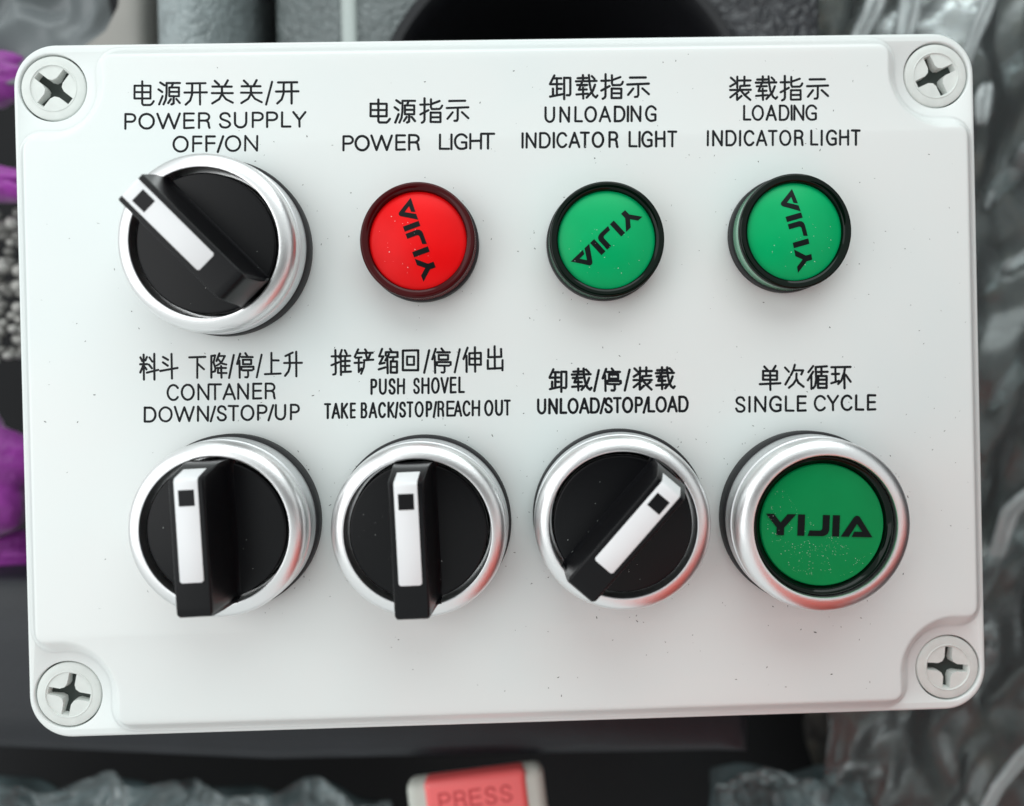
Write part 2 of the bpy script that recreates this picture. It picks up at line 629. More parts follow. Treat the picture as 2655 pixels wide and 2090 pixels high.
def lean(root, tx, ty, ang=0.0):
    """every switch sits a little crooked on its gasket: lean its upper parts, turn its grip"""
    M = Matrix.Rotation(math.atan(tx), 4, 'Y') @ Matrix.Rotation(-math.atan(ty), 4, 'X')
    for ch in root.children:
        ch.matrix_basis = M @ (Matrix.Rotation(math.radians(ang), 4, 'Z') if ch.get("turn") else Matrix.Identity(4))
    root.location.x -= tx * 4.5 * S
    root.location.y -= ty * 4.5 * S


sw1 = make_switch((-49.01, 23.87, 0), 43.4, "power supply switch with its handle turned to the upper left")
spots = [((-48.49, -23.49), 1.6, (-.006, -.028), "upright black switch under the container lettering"),
         ((-15.21, -24.54), 1.2, (-.035, -.05), "upright black switch under the push shovel lettering"),
         ((18.94, -24.24), -41.6, (-.085, -.035), "black switch turned to the upper right under the unload and load lettering")]
for (x, y), ang, tl, lab in spots:
    c = copy_part(sw1, box)
    c.location = Vector((x, y, 0)) * S
    c["label"] = lab
    lean(c, *tl, ang)
lean(sw1, -.01, -.08, 43.4)

# logo outline, letter height 1, width 5
LOGO = [[(0, 1), (.38, 1), (.70, .60), (1.02, 1), (1.42, 1), (.88, .36), (.88, 0), (.53, 0), (.53, .36)],
        [(1.50, 0), (1.83, 0), (1.83, 1), (1.50, 1)],
        [(1.98, 0), (2.66, 0), (2.80, .03), (2.92, .12), (2.98, .28), (2.98, 1), (2.66, 1), (2.66, .38), (2.62, .29), (2.54, .26), (2.06, .26)],
        [(3.12, 0), (3.45, 0), (3.45, 1), (3.12, 1)],
        [(3.52, 0), (4.10, .92), (4.18, .99), (4.28, 1.0), (4.36, .96), (5.0, 0), (4.03, 0), (4.14, .25), (4.52, .25), (4.26, .62), (3.90, 0)]]


def logo_obj(parent, height, z, ang, dx=0, dy=0):
    """printed letters; z=None lets them follow the domed lens"""
    a = math.radians(ang)
    bm = bmesh.new()
    for poly in LOGO:
        P = []
        for x, y in poly:
            X, Y = (x - 2.5) * height, (y - .5) * height
            P.append(Vector((X * math.cos(a) - Y * math.sin(a) + dx, X * math.sin(a) + Y * math.cos(a) + dy, 0)))
        vs = [bm.verts.new(p) for p in P]
        for t in tessellate_polygon([P]):
            bm.faces.new([vs[i] for i in t])
    bmesh.ops.subdivide_edges(bm, edges=bm.edges[:], cuts=3, use_grid_fill=True)
    for q in bm.verts:
        q.co.z = (z if z is not None else dome_z(math.hypot(q.co.x, q.co.y)) + .035)
        q.co *= S
    bmesh.ops.recalc_face_normals(bm, faces=bm.faces)
    for q in bm.faces:
        if q.normal.z < 0: q.normal_flip()
    me = bpy.data.meshes.new("logo_print"); bm.to_mesh(me); bm.free()
    me.materials.append(M_print)
    return link(bpy.data.objects.new("logo_print", me), parent)


# push button
pb = lathe_obj("push_button", BASE_P, M_rubber, box, loc=(52.46, -25.41, 0))
pb["label"] = "green push button in a silver bezel under the single cycle lettering"
lathe_obj("bezel_skirt", SKIRT_P, M_metal_skirt, pb)
lathe_obj("bezel", bezel_profile(11.9), M_metal, pb)
lathe_obj("cap_collar", [(11.85, 5.0), (11.8, 9.0), (11.6, 9.3), (11.35, 9.3), (11.0, 8.9), (10.45, 8.3), (10.4, 7.0)], M_rim_green, pb, sharp=60)
lathe_obj("cap", [(10.38, 6.5), (10.38, 8.35), (10.2, 8.6), (9.8, 8.68), (5, 8.74), (0, 8.76)], M_green2, pb)
logo_obj(pb, 3.6, 8.86, -2.6, -.6, 0)
lean(pb, -.03, -.04)

# indicator lights
LG = [(9.0, 0), (9.95, 0), (10.15, .2), (10.15, 1.65), (10.0, 1.85), (9.0, 1.9)]
LS = [(9.0, 1.0), (9.7, 1.0), (9.78, 1.85), (9.84, 2.0), (9.82, 4.25), (9.7, 4.3)]
LR = [(9.0, 4.2), (9.84, 4.3), (9.90, 4.4), (9.90, 4.85)] + [(9.90 - .45 + x, 4.9 + z) for x, z in arcp(0, 0, .45, 10, 90, 6)] + \
     [(9.1, 5.33), (8.85, 5.25), (8.55, 5.12), (8.42, 4.95), (8.4, 3.6)]
DOME_H, DOME_R = 1.6, 8.36
DOME_S = (DOME_R ** 2 + DOME_H ** 2) / (2 * DOME_H)


def dome_z(r): return 4.45 + math.sqrt(DOME_S ** 2 - r * r) - (DOME_S - DOME_H)


LD = [(8.38, 3.4)] + [(rr, dome_z(rr)) for rr in (8.36, 7.9, 7.2, 6.6, 6, 5, 4, 3, 2, 1)] + [(0, dome_z(0))]


def make_light(loc, mats, ang, tl, label):
    root = lathe_obj("indicator_light", LG, M_rubber, box, loc=loc)
    root["label"] = label
    root["group"] = "round pilot lights in the upper row"
    lathe_obj("lens_side", LS, mats[0], root)
    lathe_obj("lens_rim", LR, mats[1], root, sharp=55)
    lathe_obj("lens_disc", LD, mats[2], root)
    logo_obj(root, 2.84, None, ang, -.05, .1)
    lean(root, *tl)
    return root


make_light((-14.78, 24.32, 0), (M_side_red, M_rim_red, M_red), 108.5, (-.06, -.025), "red pilot light under the power light lettering")
make_light((17.66, 23.83, 0), (M_side_green, M_rim_green, M_green), 222, (-.01, -.04), "green pilot light under the unloading lettering, logo running down to the left")
make_light((50.30, 24.63, 0), (M_side_green, M_rim_green, M_green), 105, (.035, -.035), "green pilot light under the loading lettering, logo running upwards")


# ---------------------------------------------------------------- engraved lettering
def ell(cx, cy, rx, ry, a0, a1, n=14):
    return [(cx + rx * math.cos(math.radians(a0 + (a1 - a0) * k / n)), cy + ry * math.sin(math.radians(a0 + (a1 - a0) * k / n))) for k in range(n + 1)]


GL = {
    'P': [[(0, 100), (0, 0), (55, 0)] + ell(55, 26, 45, 26, -90, 90, 8) + [(0, 52)]],
    'R': [[(0, 100), (0, 0), (55, 0)] + ell(55, 25, 42, 25, -90, 90, 8) + [(0, 50)], [(60, 50), (80, 54), (91, 66), (94, 85), (100, 100)]],
    'B': [[(0, 100), (0, 0), (52, 0)] + ell(52, 23, 40, 23, -90, 90, 8) + [(0, 46)], [(52, 46)] + ell(54, 73, 46, 27, -90, 90, 8) + [(0, 100)]],
    'O': [ell(50, 50, 50, 50, 0, 360, 28)],
    'C': [ell(56, 50, 56, 50, -38, -322, 22)],
    'G': [ell(55, 50, 55, 50, -35, -270, 18) + [(78, 98), (98, 93), (98, 56), (60, 56)]],
    'S': [[(93, 22), (80, 6), (50, 0), (18, 7), (6, 26), (20, 42), (50, 50), (82, 60), (98, 77), (82, 94), (50, 100), (17, 94), (2, 78)]],
    'U': [[(0, 0), (0, 65)] + ell(50, 65, 50, 35, 180, 0, 12) + [(100, 0)]],
    'W': [[(0, 0), (25, 100), (50, 2), (76, 100), (100, 0)]],
    'N': [[(0, 100), (0, 0), (98, 100), (100, 0)]],
    'I': [[(50, 0), (50, 100)]],
    'L': [[(0, 0), (0, 98), (100, 98)]],
    'T': [[(0, 0), (100, 0)], [(52, 0), (52, 100)]],
    'Y': [[(0, 0), (50, 52)], [(100, 0), (50, 52), (52, 100)]],
    'H': [[(0, 0), (0, 100)], [(100, 0), (100, 100)], [(0, 48), (100, 46)]],
    'E': [[(100, 0), (0, 0), (0, 100), (100, 98)], [(0, 48), (94, 47)]],
    'F': [[(100, 0), (0, 0), (0, 100)], [(0, 46), (96, 45)]],
    'A': [[(0, 100), (50, 0), (100, 100)], [(16, 68), (84, 68)]],
    'V': [[(0, 0), (50, 100), (100, 0)]],
    'K': [[(0, 0), (0, 100)], [(95, 0), (5, 52)], [(28, 42), (100, 100)]],
    'D': [[(0, 0), (45, 0)] + ell(45, 50, 55, 50, -90, 90, 12) + [(0, 100), (0, 0)]],
    '/': [[(100, 0), (0, 100)]],
    '电': [[(1, 18), (83, 18), (83, 71), (1, 71), (1, 18)], [(1, 45), (83, 45)], [(41, 0), (41, 92), (47, 98), (82, 98), (91, 93), (100, 82)]],
    '源': [[(9, 2), (28, 14)], [(1, 32), (18, 44)], [(20, 62), (4, 98)], [(98, 4), (38, 4), (38, 50), (34, 78), (24, 98)], [(68, 4), (60, 22)],
          [(50, 24), (94, 24), (94, 62), (50, 62), (50, 24)], [(50, 43), (94, 43)], [(70, 62), (70, 94), (60, 98)], [(58, 74), (45, 92)], [(82, 74), (98, 92)]],
    '开': [[(10, 5), (94, 4)], [(1, 45), (100, 44)], [(35, 5), (34, 55), (26, 80), (7, 98)], [(69, 5), (70, 98)]],
    '关': [[(14, 2), (33, 18)], [(74, 0), (60, 24)], [(4, 26), (92, 26)], [(1, 54), (98, 54)], [(47, 26), (48, 58), (35, 80), (3, 98)], [(48, 58), (66, 80), (98, 95)]],
    '指': [[(20, 0), (20, 88), (17, 95), (8, 99)], [(1, 26), (39, 25)], [(1, 66), (38, 48)], [(49, 4), (49, 36), (53, 44), (88, 43), (95, 38), (99, 30)],
          [(50, 24), (88, 11)], [(48, 58), (92, 58), (92, 96), (48, 96), (48, 58)], [(48, 77), (92, 77)]],
    '示': [[(13, 5), (84, 4)], [(1, 38), (99, 34)], [(51, 37), (51, 88), (47, 96), (36, 97)], [(28, 57), (5, 87)], [(70, 57), (99, 84)]],
    '卸': [[(22, 2), (2, 34)], [(18, 14), (54, 14)], [(1, 38), (58, 37)], [(34, 14), (34, 80)], [(34, 56), (54, 56)], [(15, 56), (15, 82)], [(2, 88), (62, 78)],
          [(69, 99), (69, 12), (98, 12), (98, 76), (94, 83), (82, 82)]],
    '载': [[(8, 15), (52, 14)], [(33, 2), (33, 27)], [(1, 28), (95, 26)], [(6, 43), (52, 42)], [(30, 28), (14, 62), (50, 61)], [(33, 52), (34, 98)], [(3, 82), (55, 78)],
          [(60, 2), (62, 30), (68, 60), (80, 85), (92, 94), (99, 86)], [(73, 6), (86, 18)], [(88, 42), (78, 66), (50, 94)]],
    '装': [[(5, 6), (23, 20)], [(2, 42), (33, 26)], [(35, 2), (35, 48)], [(40, 18), (97, 17)], [(68, 2), (68, 38)], [(50, 40), (93, 38)], [(48, 42), (48, 56)], [(1, 57), (98, 56)],
          [(47, 57), (2, 88)], [(34, 74), (34, 98), (55, 82)], [(50, 58), (72, 80), (96, 98)], [(88, 66), (68, 78)]],
    '料': [[(20, 3), (22, 99)], [(3, 14), (12, 28)], [(38, 12), (30, 26)], [(2, 40), (40, 40)], [(20, 42), (2, 72)], [(24, 48), (36, 60)], [(52, 14), (68, 30)], [(50, 42), (66, 56)],
          [(38, 73), (100, 62)], [(78, 0), (80, 99)]],
    '斗': [[(16, 12), (45, 24)], [(16, 34), (43, 47)], [(1, 68), (99, 56)], [(65, 0), (68, 98)]],
    '下': [[(1, 5), (96, 3)], [(48, 5), (48, 100)], [(52, 35), (88, 60)]],
    '降': [[(7, 12), (7, 99)], [(7, 12), (30, 10), (20, 38), (32, 62), (28, 74), (12, 76)], [(55, 2), (38, 32)], [(52, 12), (88, 12), (66, 40), (40, 50)], [(50, 26), (70, 42), (97, 46)],
          [(42, 60), (95, 60)], [(66, 52), (68, 99)], [(48, 60), (46, 80), (98, 80)]],
    '停': [[(20, 4), (2, 45)], [(15, 32), (17, 99)], [(50, 2), (62, 14)], [(28, 17), (93, 17)], [(36, 28), (84, 28), (84, 46), (36, 46), (36, 28)],
          [(27, 68), (27, 56), (98, 56), (98, 66)], [(36, 70), (90, 70)], [(66, 70), (67, 92), (62, 98), (50, 97)]],
    '上': [[(42, 1), (42, 94)], [(42, 34), (86, 35)], [(1, 97), (99, 94)]],
    '升': [[(8, 18), (48, 4)], [(30, 10), (32, 60), (25, 80), (6, 97)], [(1, 46), (99, 45)], [(68, 1), (69, 99)]],
    '推': [[(20, 3), (22, 90), (20, 96), (10, 98)], [(1, 27), (38, 27)], [(1, 62), (38, 50)], [(53, 2), (40, 32)], [(47, 22), (49, 99)], [(68, 3), (78, 18)], [(47, 27), (96, 25)],
          [(49, 46), (93, 45)], [(49, 65), (92, 64)], [(49, 88), (99, 86)], [(70, 27), (70, 87)]],
    '铲': [[(20, 3), (3, 32)], [(16, 17), (96, 16)], [(8, 36), (38, 34)], [(24, 36), (24, 92), (38, 78)], [(2, 56), (40, 55)], [(56, 2), (66, 14)], [(62, 24), (68, 42)],
          [(84, 20), (72, 42)], [(50, 46), (99, 43)], [(52, 46), (50, 72), (36, 99)]],
    '缩': [[(17, 2), (3, 32), (24, 32), (4, 62), (30, 58)], [(1, 84), (35, 76)], [(58, 2), (66, 12)], [(36, 28), (36, 15), (96, 15), (96, 28)], [(52, 24), (34, 48)], [(44, 38), (46, 99)],
          [(55, 35), (98, 34)], [(76, 35), (72, 50)], [(62, 52), (94, 52), (94, 97), (62, 97), (62, 52)], [(62, 74), (94, 74)]],
    '回': [[(1, 3), (99, 1), (99, 98), (1, 98), (1, 3)], [(28, 32), (72, 32), (72, 72), (28, 72), (28, 32)]],
    '伸': [[(24, 3), (2, 48)], [(18, 35), (20, 99)], [(34, 25), (97, 23), (97, 70), (34, 70), (34, 25)], [(34, 46), (97, 46)], [(64, 1), (66, 98)]],
    '出': [[(47, 1), (50, 93)], [(8, 14), (8, 46), (90, 44), (88, 12)], [(4, 58), (5, 93), (98, 90)], [(98, 58), (98, 99)]],
    '单': [[(22, 5), (38, 20)], [(76, 2), (62, 22)], [(16, 23), (83, 23), (83, 58), (16, 58), (16, 23)], [(16, 41), (83, 41)], [(1, 76), (99, 72)], [(50, 23), (51, 99)]],
    '次': [[(2, 13), (22, 31)], [(26, 53), (4, 85)], [(52, 2), (45, 24), (33, 45)], [(46, 25), (95, 25), (86, 42)], [(61, 38), (60, 62), (45, 82), (22, 98)], [(61, 60), (72, 78), (98, 94)]],
    '循': [[(28, 2), (5, 28)], [(28, 26), (2, 62)], [(19, 44), (20, 99)], [(94, 3), (40, 6), (43, 60), (38, 85), (28, 96)], [(44, 27), (98, 26)], [(68, 6), (68, 44)],
          [(52, 44), (93, 44), (93, 94), (52, 94), (52, 44)], [(52, 60), (93, 60)], [(52, 77), (93, 77)]],
    '环': [[(2, 6), (97, 4)], [(22, 6), (24, 72)], [(6, 36), (40, 35)], [(2, 77), (40, 66)], [(70, 6), (66, 30), (52, 65), (36, 80)], [(66, 30), (68, 99)], [(74, 40), (98, 70)]],
}


def smooth_s(pts):
    out = []
    n = len(pts)
    for i in range(n - 1):
        p0, p1, p2, p3 = (Vector(pts[max(0, i - 1)]), Vector(pts[i]), Vector(pts[i + 1]), Vector(pts[min(n - 1, i + 2)]))
        for k in range(3):
            t = k / 3
            out.append(tuple(.5 * ((2 * p1) + (p2 - p0) * t + (2 * p0 - 5 * p1 + 4 * p2 - p3) * t * t + (3 * p1 - p0 - 3 * p2 + p3) * t ** 3)))
    out.append(pts[-1])
    return out


GL['S'] = [smooth_s(GL['S'][0])]


class Ink:
    def __init__(s): s.v, s.f, s.lv = [], [], 0

    def stroke(s, pts, w):
        """round-ended engraved stroke on the lid surface, slightly domed"""
        s.lv = (s.lv + 1) % 7
        z = .016 + .0022 * s.lv
        ww = w * (1 + random.uniform(-.05, .05))
        for i, (p, q) in enumerate(zip(pts[:-1], pts[1:])):
            d = Vector(q) - Vector(p)
            if d.length < 1e-5: continue
            n = Vector((-d.y, d.x)).normalized() * ww / 2
            k = len(s.v)
            zz = z + .0006 * (i % 3)
            for a in (p, q):
                s.v += [(a[0] + n.x, a[1] + n.y, -.01), (a[0] + n.x * .8, a[1] + n.y * .8, zz), (a[0] - n.x * .8, a[1] - n.y * .8, zz), (a[0] - n.x, a[1] - n.y, -.01)]
            s.f += [(k, k + 1, k + 5, k + 4), (k + 1, k + 2, k + 6, k + 5), (k + 2, k + 3, k + 7, k + 6)]
        for i, p in enumerate(pts):
            k = len(s.v); N = 10
            zz = z + .0004 + .0006 * (i % 2)
            r = ww / 2 * random.uniform(.97, 1.07)
            s.v += [(p[0] + r * math.cos(2 * math.pi * j / N), p[1] + r * math.sin(2 * math.pi * j / N), -.01) for j in range(N)]
            s.v += [(p[0] + .8 * r * math.cos(2 * math.pi * j / N), p[1] + .8 * r * math.sin(2 * math.pi * j / N), zz) for j in range(N)]
            s.f += [(k + j, k + (j + 1) % N, k + N + (j + 1) % N, k + N + j) for j in range(N)]
            s.f.append(tuple(k + N + j for j in range(N)))


def glyph(ink, ch, corner, x0, x1, ytl, ybl, w):
    """corner(x, y) turns measured text coordinates into lid millimetres"""
    w = w * 1.08
    hw = w / 2
    A, B = corner(x0, ytl), corner(x1, ybl)
    for st in GL[ch]:
        pts = []
        for gx, gy in st:
            X = x0 + (x1 - x0) * gx / 100.0
            Y = ytl + (ybl - ytl) * gy / 100.0
            p = corner(X, Y)
            # pull in by half a stroke so that the outer edge fits the measured box
            fx, fy = (gx - 50) / 50.0, (gy - 50) / 50.0
            narrow = 0 if abs(x1 - x0) < 45 else 1
            p = (p[0] - fx * hw * narrow, p[1] + fy * hw)
            pts.append((p[0] + random.uniform(-.015, .015), p[1] + random.uniform(-.015, .015)))
        ink.stroke(pts, w)


def lettering(label, origin, scale, w, lines):
    ox, oy = origin

    def corner(x, y):
        p = at(ox + x / scale, oy + y / scale, 0)
        return (p.x, p.y)
    ink = Ink()
    for ln in lines:
        chars, (yl0, yl1), (yr0, yr1) = ln
        xa, xb = chars[0][1], chars[-1][2]
        for c in chars:
            ch, x0, x1 = c[:3]
            if len(c) > 3: t, b = c[3], c[4]
            else:
                u = ((x0 + x1) / 2 - xa) / (xb - xa)
                t, b = yl0 + (yr0 - yl0) * u, yl1 + (yr1 - yl1) * u
                if ch == '/': b += 10
            glyph(ink, ch, corner, x0, x1, t, b, w)
    o = mesh_obj("lettering", ink.v, ink.f, M_ink, lid, smooth=False)
    o["label"] = label


def L(s, *xs):
    s = s.replace(" ", "")
    return [(c, xs[2 * i], xs[2 * i + 1]) for i, c in enumerate(s)]


Z = (0, 0)
lettering("black engraved words 电源开关 关/开 POWER SUPPLY OFF/ON above the first switch", (300, 190), 4.173, .40, [
    ([('电', 188, 425, 75, 362), ('源', 447, 712, 82, 355), ('开', 728, 1000, 85, 357), ('关', 1025, 1285, 65, 345), ('关', 1340, 1598, 62, 340), ('/', 1615, 1705, 80, 352), ('开', 1718, 1990, 75, 345)], Z, Z),
    (L("POWERSUPPLY", 92, 225, 243, 425, 438, 705, 728, 858, 888, 1028, 1113, 1253, 1277, 1425, 1470, 1605, 1625, 1760, 1787, 1903, 1908, 2065), (430, 615), (408, 590)),
    (L("OFF/ON", 612, 792, 825, 942, 968, 1085, 1092, 1175, 1178, 1360, 1388, 1545), (675, 862), (665, 850))])
lettering("black engraved words 电源指示 POWER LIGHT above the red light", (860, 230), 4.717, .42, [
    ([('电', 458, 728, 118, 435), ('源', 752, 1040, 122, 435), ('指', 1065, 1368, 102, 435), ('示', 1388, 1690, 122, 418)], Z, Z),
    (L("POWERLIGHT", 128, 275, 277, 468, 470, 750, 775, 912, 932, 1082, 1308, 1450, 1450, 1480, 1492, 1665, 1680, 1842, 1815, 2003), (568, 772), (535, 745))])
lettering("black engraved words 卸载指示 UNLOADING INDICATOR LIGHT above the middle light", (1330, 180), 4.717, .43, [
    ([('卸', 435, 722, 52, 385), ('载', 752, 1052, 48, 378), ('指', 1062, 1362, 45, 378), ('示', 1380, 1680, 72, 360)], Z, Z),
    (L("UNLOADING", 383, 518, 565, 702, 748, 858, 870, 1030, 1048, 1203, 1232, 1378, 1393, 1420, 1435, 1575, 1612, 1760), (452, 658), (435, 645)),
    (L("INDICATORLIGHT", 102, 132, 152, 292, 318, 465, 485, 515, 528, 665, 677, 828, 815, 942, 960, 1118, 1165, 1292, 1412, 1527, 1533, 1563, 1567, 1712, 1735, 1868, 1882, 2012), (768, 972), (745, 955))])
lettering("black engraved words 装载指示 LOADING INDICATOR LIGHT above the last light", (1810, 180), 4.932, .42, [
    ([('装', 390, 695, 72, 412), ('载', 718, 1030, 68, 412), ('指', 1037, 1350, 68, 415), ('示', 1375, 1680, 98, 400)], Z, Z),
    (L("LOADING", 573, 685, 683, 845, 860, 1010, 1030, 1172, 1180, 1212, 1215, 1362, 1368, 1525), (452, 662), (445, 660)),
    (L("INDICATORLIGHT", 108, 142, 178, 320, 348, 495, 522, 552, 580, 722, 737, 888, 890, 1018, 1035, 1195, 1225, 1352, 1432, 1540, 1567, 1595, 1632, 1778, 1800, 1935, 1952, 2080), (775, 988), (765, 978))])
lettering("black engraved words 料斗 下降/停/上升 CONTANER DOWN/STOP/UP", (340, 890), 4.717, .39, [
    ([('料', 93, 345, 115, 462), ('斗', 340, 583, 115, 452), ('下', 695, 930, 145, 440), ('降', 952, 1185, 105, 440), ('/', 1185, 1270, 130, 438), ('停', 1278, 1515, 102, 438), ('/', 1522, 1610, 125, 432), ('上', 1618, 1845, 102, 402), ('升', 1855, 2105, 88, 422)], Z, Z),
    (L("CONTANER", 432, 585, 605, 780, 808, 962, 935, 1112, 1115, 1285, 1295, 1445, 1480, 1605, 1632, 1770), (498, 710), (478, 688)),
    (L("DOWN/STOP/UP", 152, 312, 332, 510, 520, 780, 803, 955, 960, 1042, 1043, 1175, 1178, 1322, 1335, 1510, 1538, 1670, 1665, 1752, 1755, 1897, 1940, 2065), (775, 975), (738, 942))])
lettering("black engraved words 推铲缩回/停/伸出 PUSH SHOVEL TAKE BACK/STOP/REACH OUT", (820, 880), 4.173, .41, [
    ([('推', 150, 390, 95, 400), ('铲', 397, 632, 88, 388), ('缩', 662, 900, 85, 382), ('回', 922, 1118, 102, 352), ('/', 1155, 1235, 105, 375), ('停', 1237, 1472, 80, 380), ('/', 1485, 1565, 95, 370), ('伸', 1575, 1800, 70, 368), ('出', 1835, 2032, 58, 350)], Z, Z),
    (L("PUSHSHOVEL", 585, 662, 675, 765, 778, 862, 872, 962, 1045, 1125, 1135, 1228, 1240, 1338, 1340, 1437, 1443, 1520, 1535, 1610), (425, 605), (400, 585)),
    (L("TAKEBACK/STOP/REACHOUT", 82, 163, 163, 262, 265, 348, 362, 430, 478, 555, 565, 662, 667, 755, 768, 850, 845, 892, 893, 975, 975, 1052, 1062, 1165, 1183, 1257, 1257, 1310, 1308, 1388, 1405, 1500, 1485, 1582, 1580, 1670, 1680, 1775, 1815, 1918, 1932, 2022, 2025, 2107), (688, 865), (648, 828))])
lettering("black engraved words 卸载/停/装载 UNLOAD/STOP/LOAD", (1370, 930), 4.932, .46, [
    ([('卸', 252, 508, 115, 443), ('载', 535, 825, 105, 432), ('/', 825, 918, 130, 432), ('停', 928, 1202, 103, 432), ('/', 1215, 1310, 123, 425), ('装', 1325, 1602, 90, 418), ('载', 1610, 1890, 88, 412)], Z, Z),
    (L("UNLOAD/STOP/LOAD", 108, 232, 252, 380, 398, 498, 498, 645, 645, 785, 785, 918, 908, 990, 967, 1085, 1078, 1195, 1195, 1342, 1358, 1468, 1458, 1545, 1520, 1627, 1622, 1773, 1772, 1912, 1915, 2053), (508, 718), (470, 688))])
lettering("black engraved words 单次循环 SINGLE CYCLE above the push button", (1880, 920), 5.167, .43, [
    ([('单', 447, 760, 125, 490), ('次', 780, 1075, 112, 465), ('循', 1085, 1397, 128, 478), ('环', 1400, 1705, 132, 468)], Z, Z),
    (L("SINGLECYCLE", 130, 280, 308, 345, 388, 557, 588, 762, 798, 935, 958, 1097, 1185, 1352, 1360, 1528, 1545, 1708, 1738, 1868, 1898, 2028), (552, 782), (525, 750))])


# ---------------------------------------------------------------- dust and specks
def flecks(name, n, region, z, rmin, rmax, m, parent, stretch=2.2, cells=None):
    v, f = [], []
    for _ in range(n):
        while True:
            x, y = region()
            if x is not None: break
        r = random.uniform(rmin, rmax) * random.uniform(.5, 1)
        a = random.uniform(0, math.pi); s = random.uniform(1, stretch)
        k = len(v); N = 5
        zz = z if z is not None else dome_z(math.hypot(x, y)) + .03
        for j in range(N):
            t = 2 * math.pi * j / N
            X, Y = r * s * math.cos(t), r * math.sin(t) * random.uniform(.6, 1.1)
            v.append((x + X * math.cos(a) - Y * math.sin(a), y + X * math.sin(a) + Y * math.cos(a), zz))
        v.append((x, y, zz + r * .5))
        f += [(k + j, k + (j + 1) % N, k + N) for j in range(N)]
    o = mesh_obj(name, v, f, m, parent, smooth=False)
    o["kind"] = "stuff"
    return o


def lid_region():
    x, y = random.uniform(-82, 83), random.uniform(-58, 58)
    if random.random() < .6 and x < 0: return None, None
    for cx, cy, r in ((-49, 24, 15.5), (-48.5, -23.5, 15.5), (-15, -24.5, 15.5), (19, -24, 15.5), (52.5, -25.4, 15.5), (-14.8, 24.3, 10.5), (17.7, 23.8, 10.5), (50.3, 24.6, 10.5)):
        if math.hypot(x - cx, y - cy) < r: return None, None
    if abs(x) > 66 and abs(y) > 40: return None, None
    return x, y


flecks("dirt_specks", 260, lid_region, .01, .04, .13, M_dust_d, lid, 3)
def near_knob():
    cx_, cy_, r_ = random.choice(((-49, 24, 15.6), (-48.5, -23.5, 15.6), (-15, -24.5, 15.6), (19, -24, 15.6), (52.5, -25.4, 15.6), (-14.8, 24.3, 10.4), (17.7, 23.8, 10.4), (50.3, 24.6, 10.4)))
    a = random.uniform(0, 2 * math.pi); d = r_ + random.expovariate(1 / 1.4)
    return cx_ + d * math.cos(a), cy_ + d * math.sin(a)


flecks("dirt_specks", 110, near_knob, .01, .04, .12, M_dust_d, lid, 3.5)
flecks("lint", 26, lid_region, .012, .03, .05, M_dust_d, lid, 9)
flecks("dust", 150, lid_region, .01, .04, .11, M_dust_w, lid, 2)


def disc_region(cx, cy, R, R0=0.0):
    def g():
        a = random.uniform(0, 2 * math.pi); r = math.sqrt(random.uniform(R0 * R0, R * R))
        return cx + r * math.cos(a), cy + r * math.sin(a)
    return g


for o in list(box.children):
    b = o.name.split(".")[0]
    if b == "indicator_light":
        flecks("dust", 34, disc_region(0, 0, 7.0), None, .03, .09, M_dust_w, o, 1.8)
    elif b == "selector_switch":
        flecks("dust", 26, disc_region(0, 0, 11, 4), 9.26, .03, .07, M_dust_w, o, 2)
    elif b == "push_button":
        def smear():
            while True:
                x, y = disc_region(0, 0, 9.6)()
                if noise.noise(Vector((x * .35, y * .35, 3))) > -.02 and random.random() < .8: return x, y
                if random.random() < .05: return x, y
        flecks("dust", 520, smear, 8.72, .02, .06, M_dust_w, o, 1.8)

# ================================================================ surroundings
# dark floor of the console under everything
def quad_sheet(name, x0, x1, y0, y1, z, m, n=2, kind="structure"):
    v = [(x0, y0, z), (x1, y0, z), (x1, y1, z), (x0, y1, z)]
    o = sheet_obj(name, v, [(0, 1, 2, 3)], m)
    o["kind"] = kind
    return o


quad_sheet("console_floor", -600, 600, -600, 600, -150, M_floor)


def slab(name, poly, ztop, thick, m, parent=None, bevel=1.5, holes=()):
    """flat piece with a rounded top edge from a ccw polygon in mm"""
    pts = [Vector(p) for p in poly]
    v, f, rings = [], [], []
    for d, z in ((0, ztop - thick), (0, ztop - bevel), (-bevel * .3, ztop - bevel * .3), (-bevel, ztop)):
        lp = offset_loop(pts, d)
        rings.append(list(range(len(v), len(v) + len(lp))))
        v += [(p.x, p.y, z) for p in lp]
    for a, b in zip(rings[:-1], rings[1:]):
        n = len(a)
        for k in range(n): f.append((a[k], a[(k + 1) % n], b[(k + 1) % n], b[k]))
    for t in tessellate_polygon([[Vector((v[i][0], v[i][1], 0)) for i in rings[-1]]]):
        f.append(tuple(rings[-1][i] for i in t))
    f.append(tuple(reversed(rings[0])))
    return mesh_obj(name, v, f, m, parent, sharp=50)


def cloth(name, corners, nx, ny, hfun, m, parent=None, thick=0.8):
    """crumpled sheet: corners = 4 points (mm) ccw from lower left; hfun(x, y) gives extra height"""
    a, b, c, d = [Vector(p) for p in corners]
    v, f = [], []
    for j in range(ny + 1):
        for i in range(nx + 1):
            u, w = i / nx, j / ny
            p = (a * (1 - u) + b * u) * (1 - w) + (d * (1 - u) + c * u) * w
            h = hfun(p.x, p.y)
            ed = noise.noise_vector(Vector((p.x * .05, p.y * .05, 9))) * 5
            v.append((p.x + ed.x, p.y + ed.y, p.z + h))
    for j in range(ny):
        for i in range(nx):
            k = j * (nx + 1) + i
            f.append((k, k + 1, k + nx + 2, k + nx + 1))
    o = sheet_obj(name, v, f, m, parent)
    md = o.modifiers.new("thickness", 'SOLIDIFY')
    md.thickness = thick * S; md.offset = -1
    return o


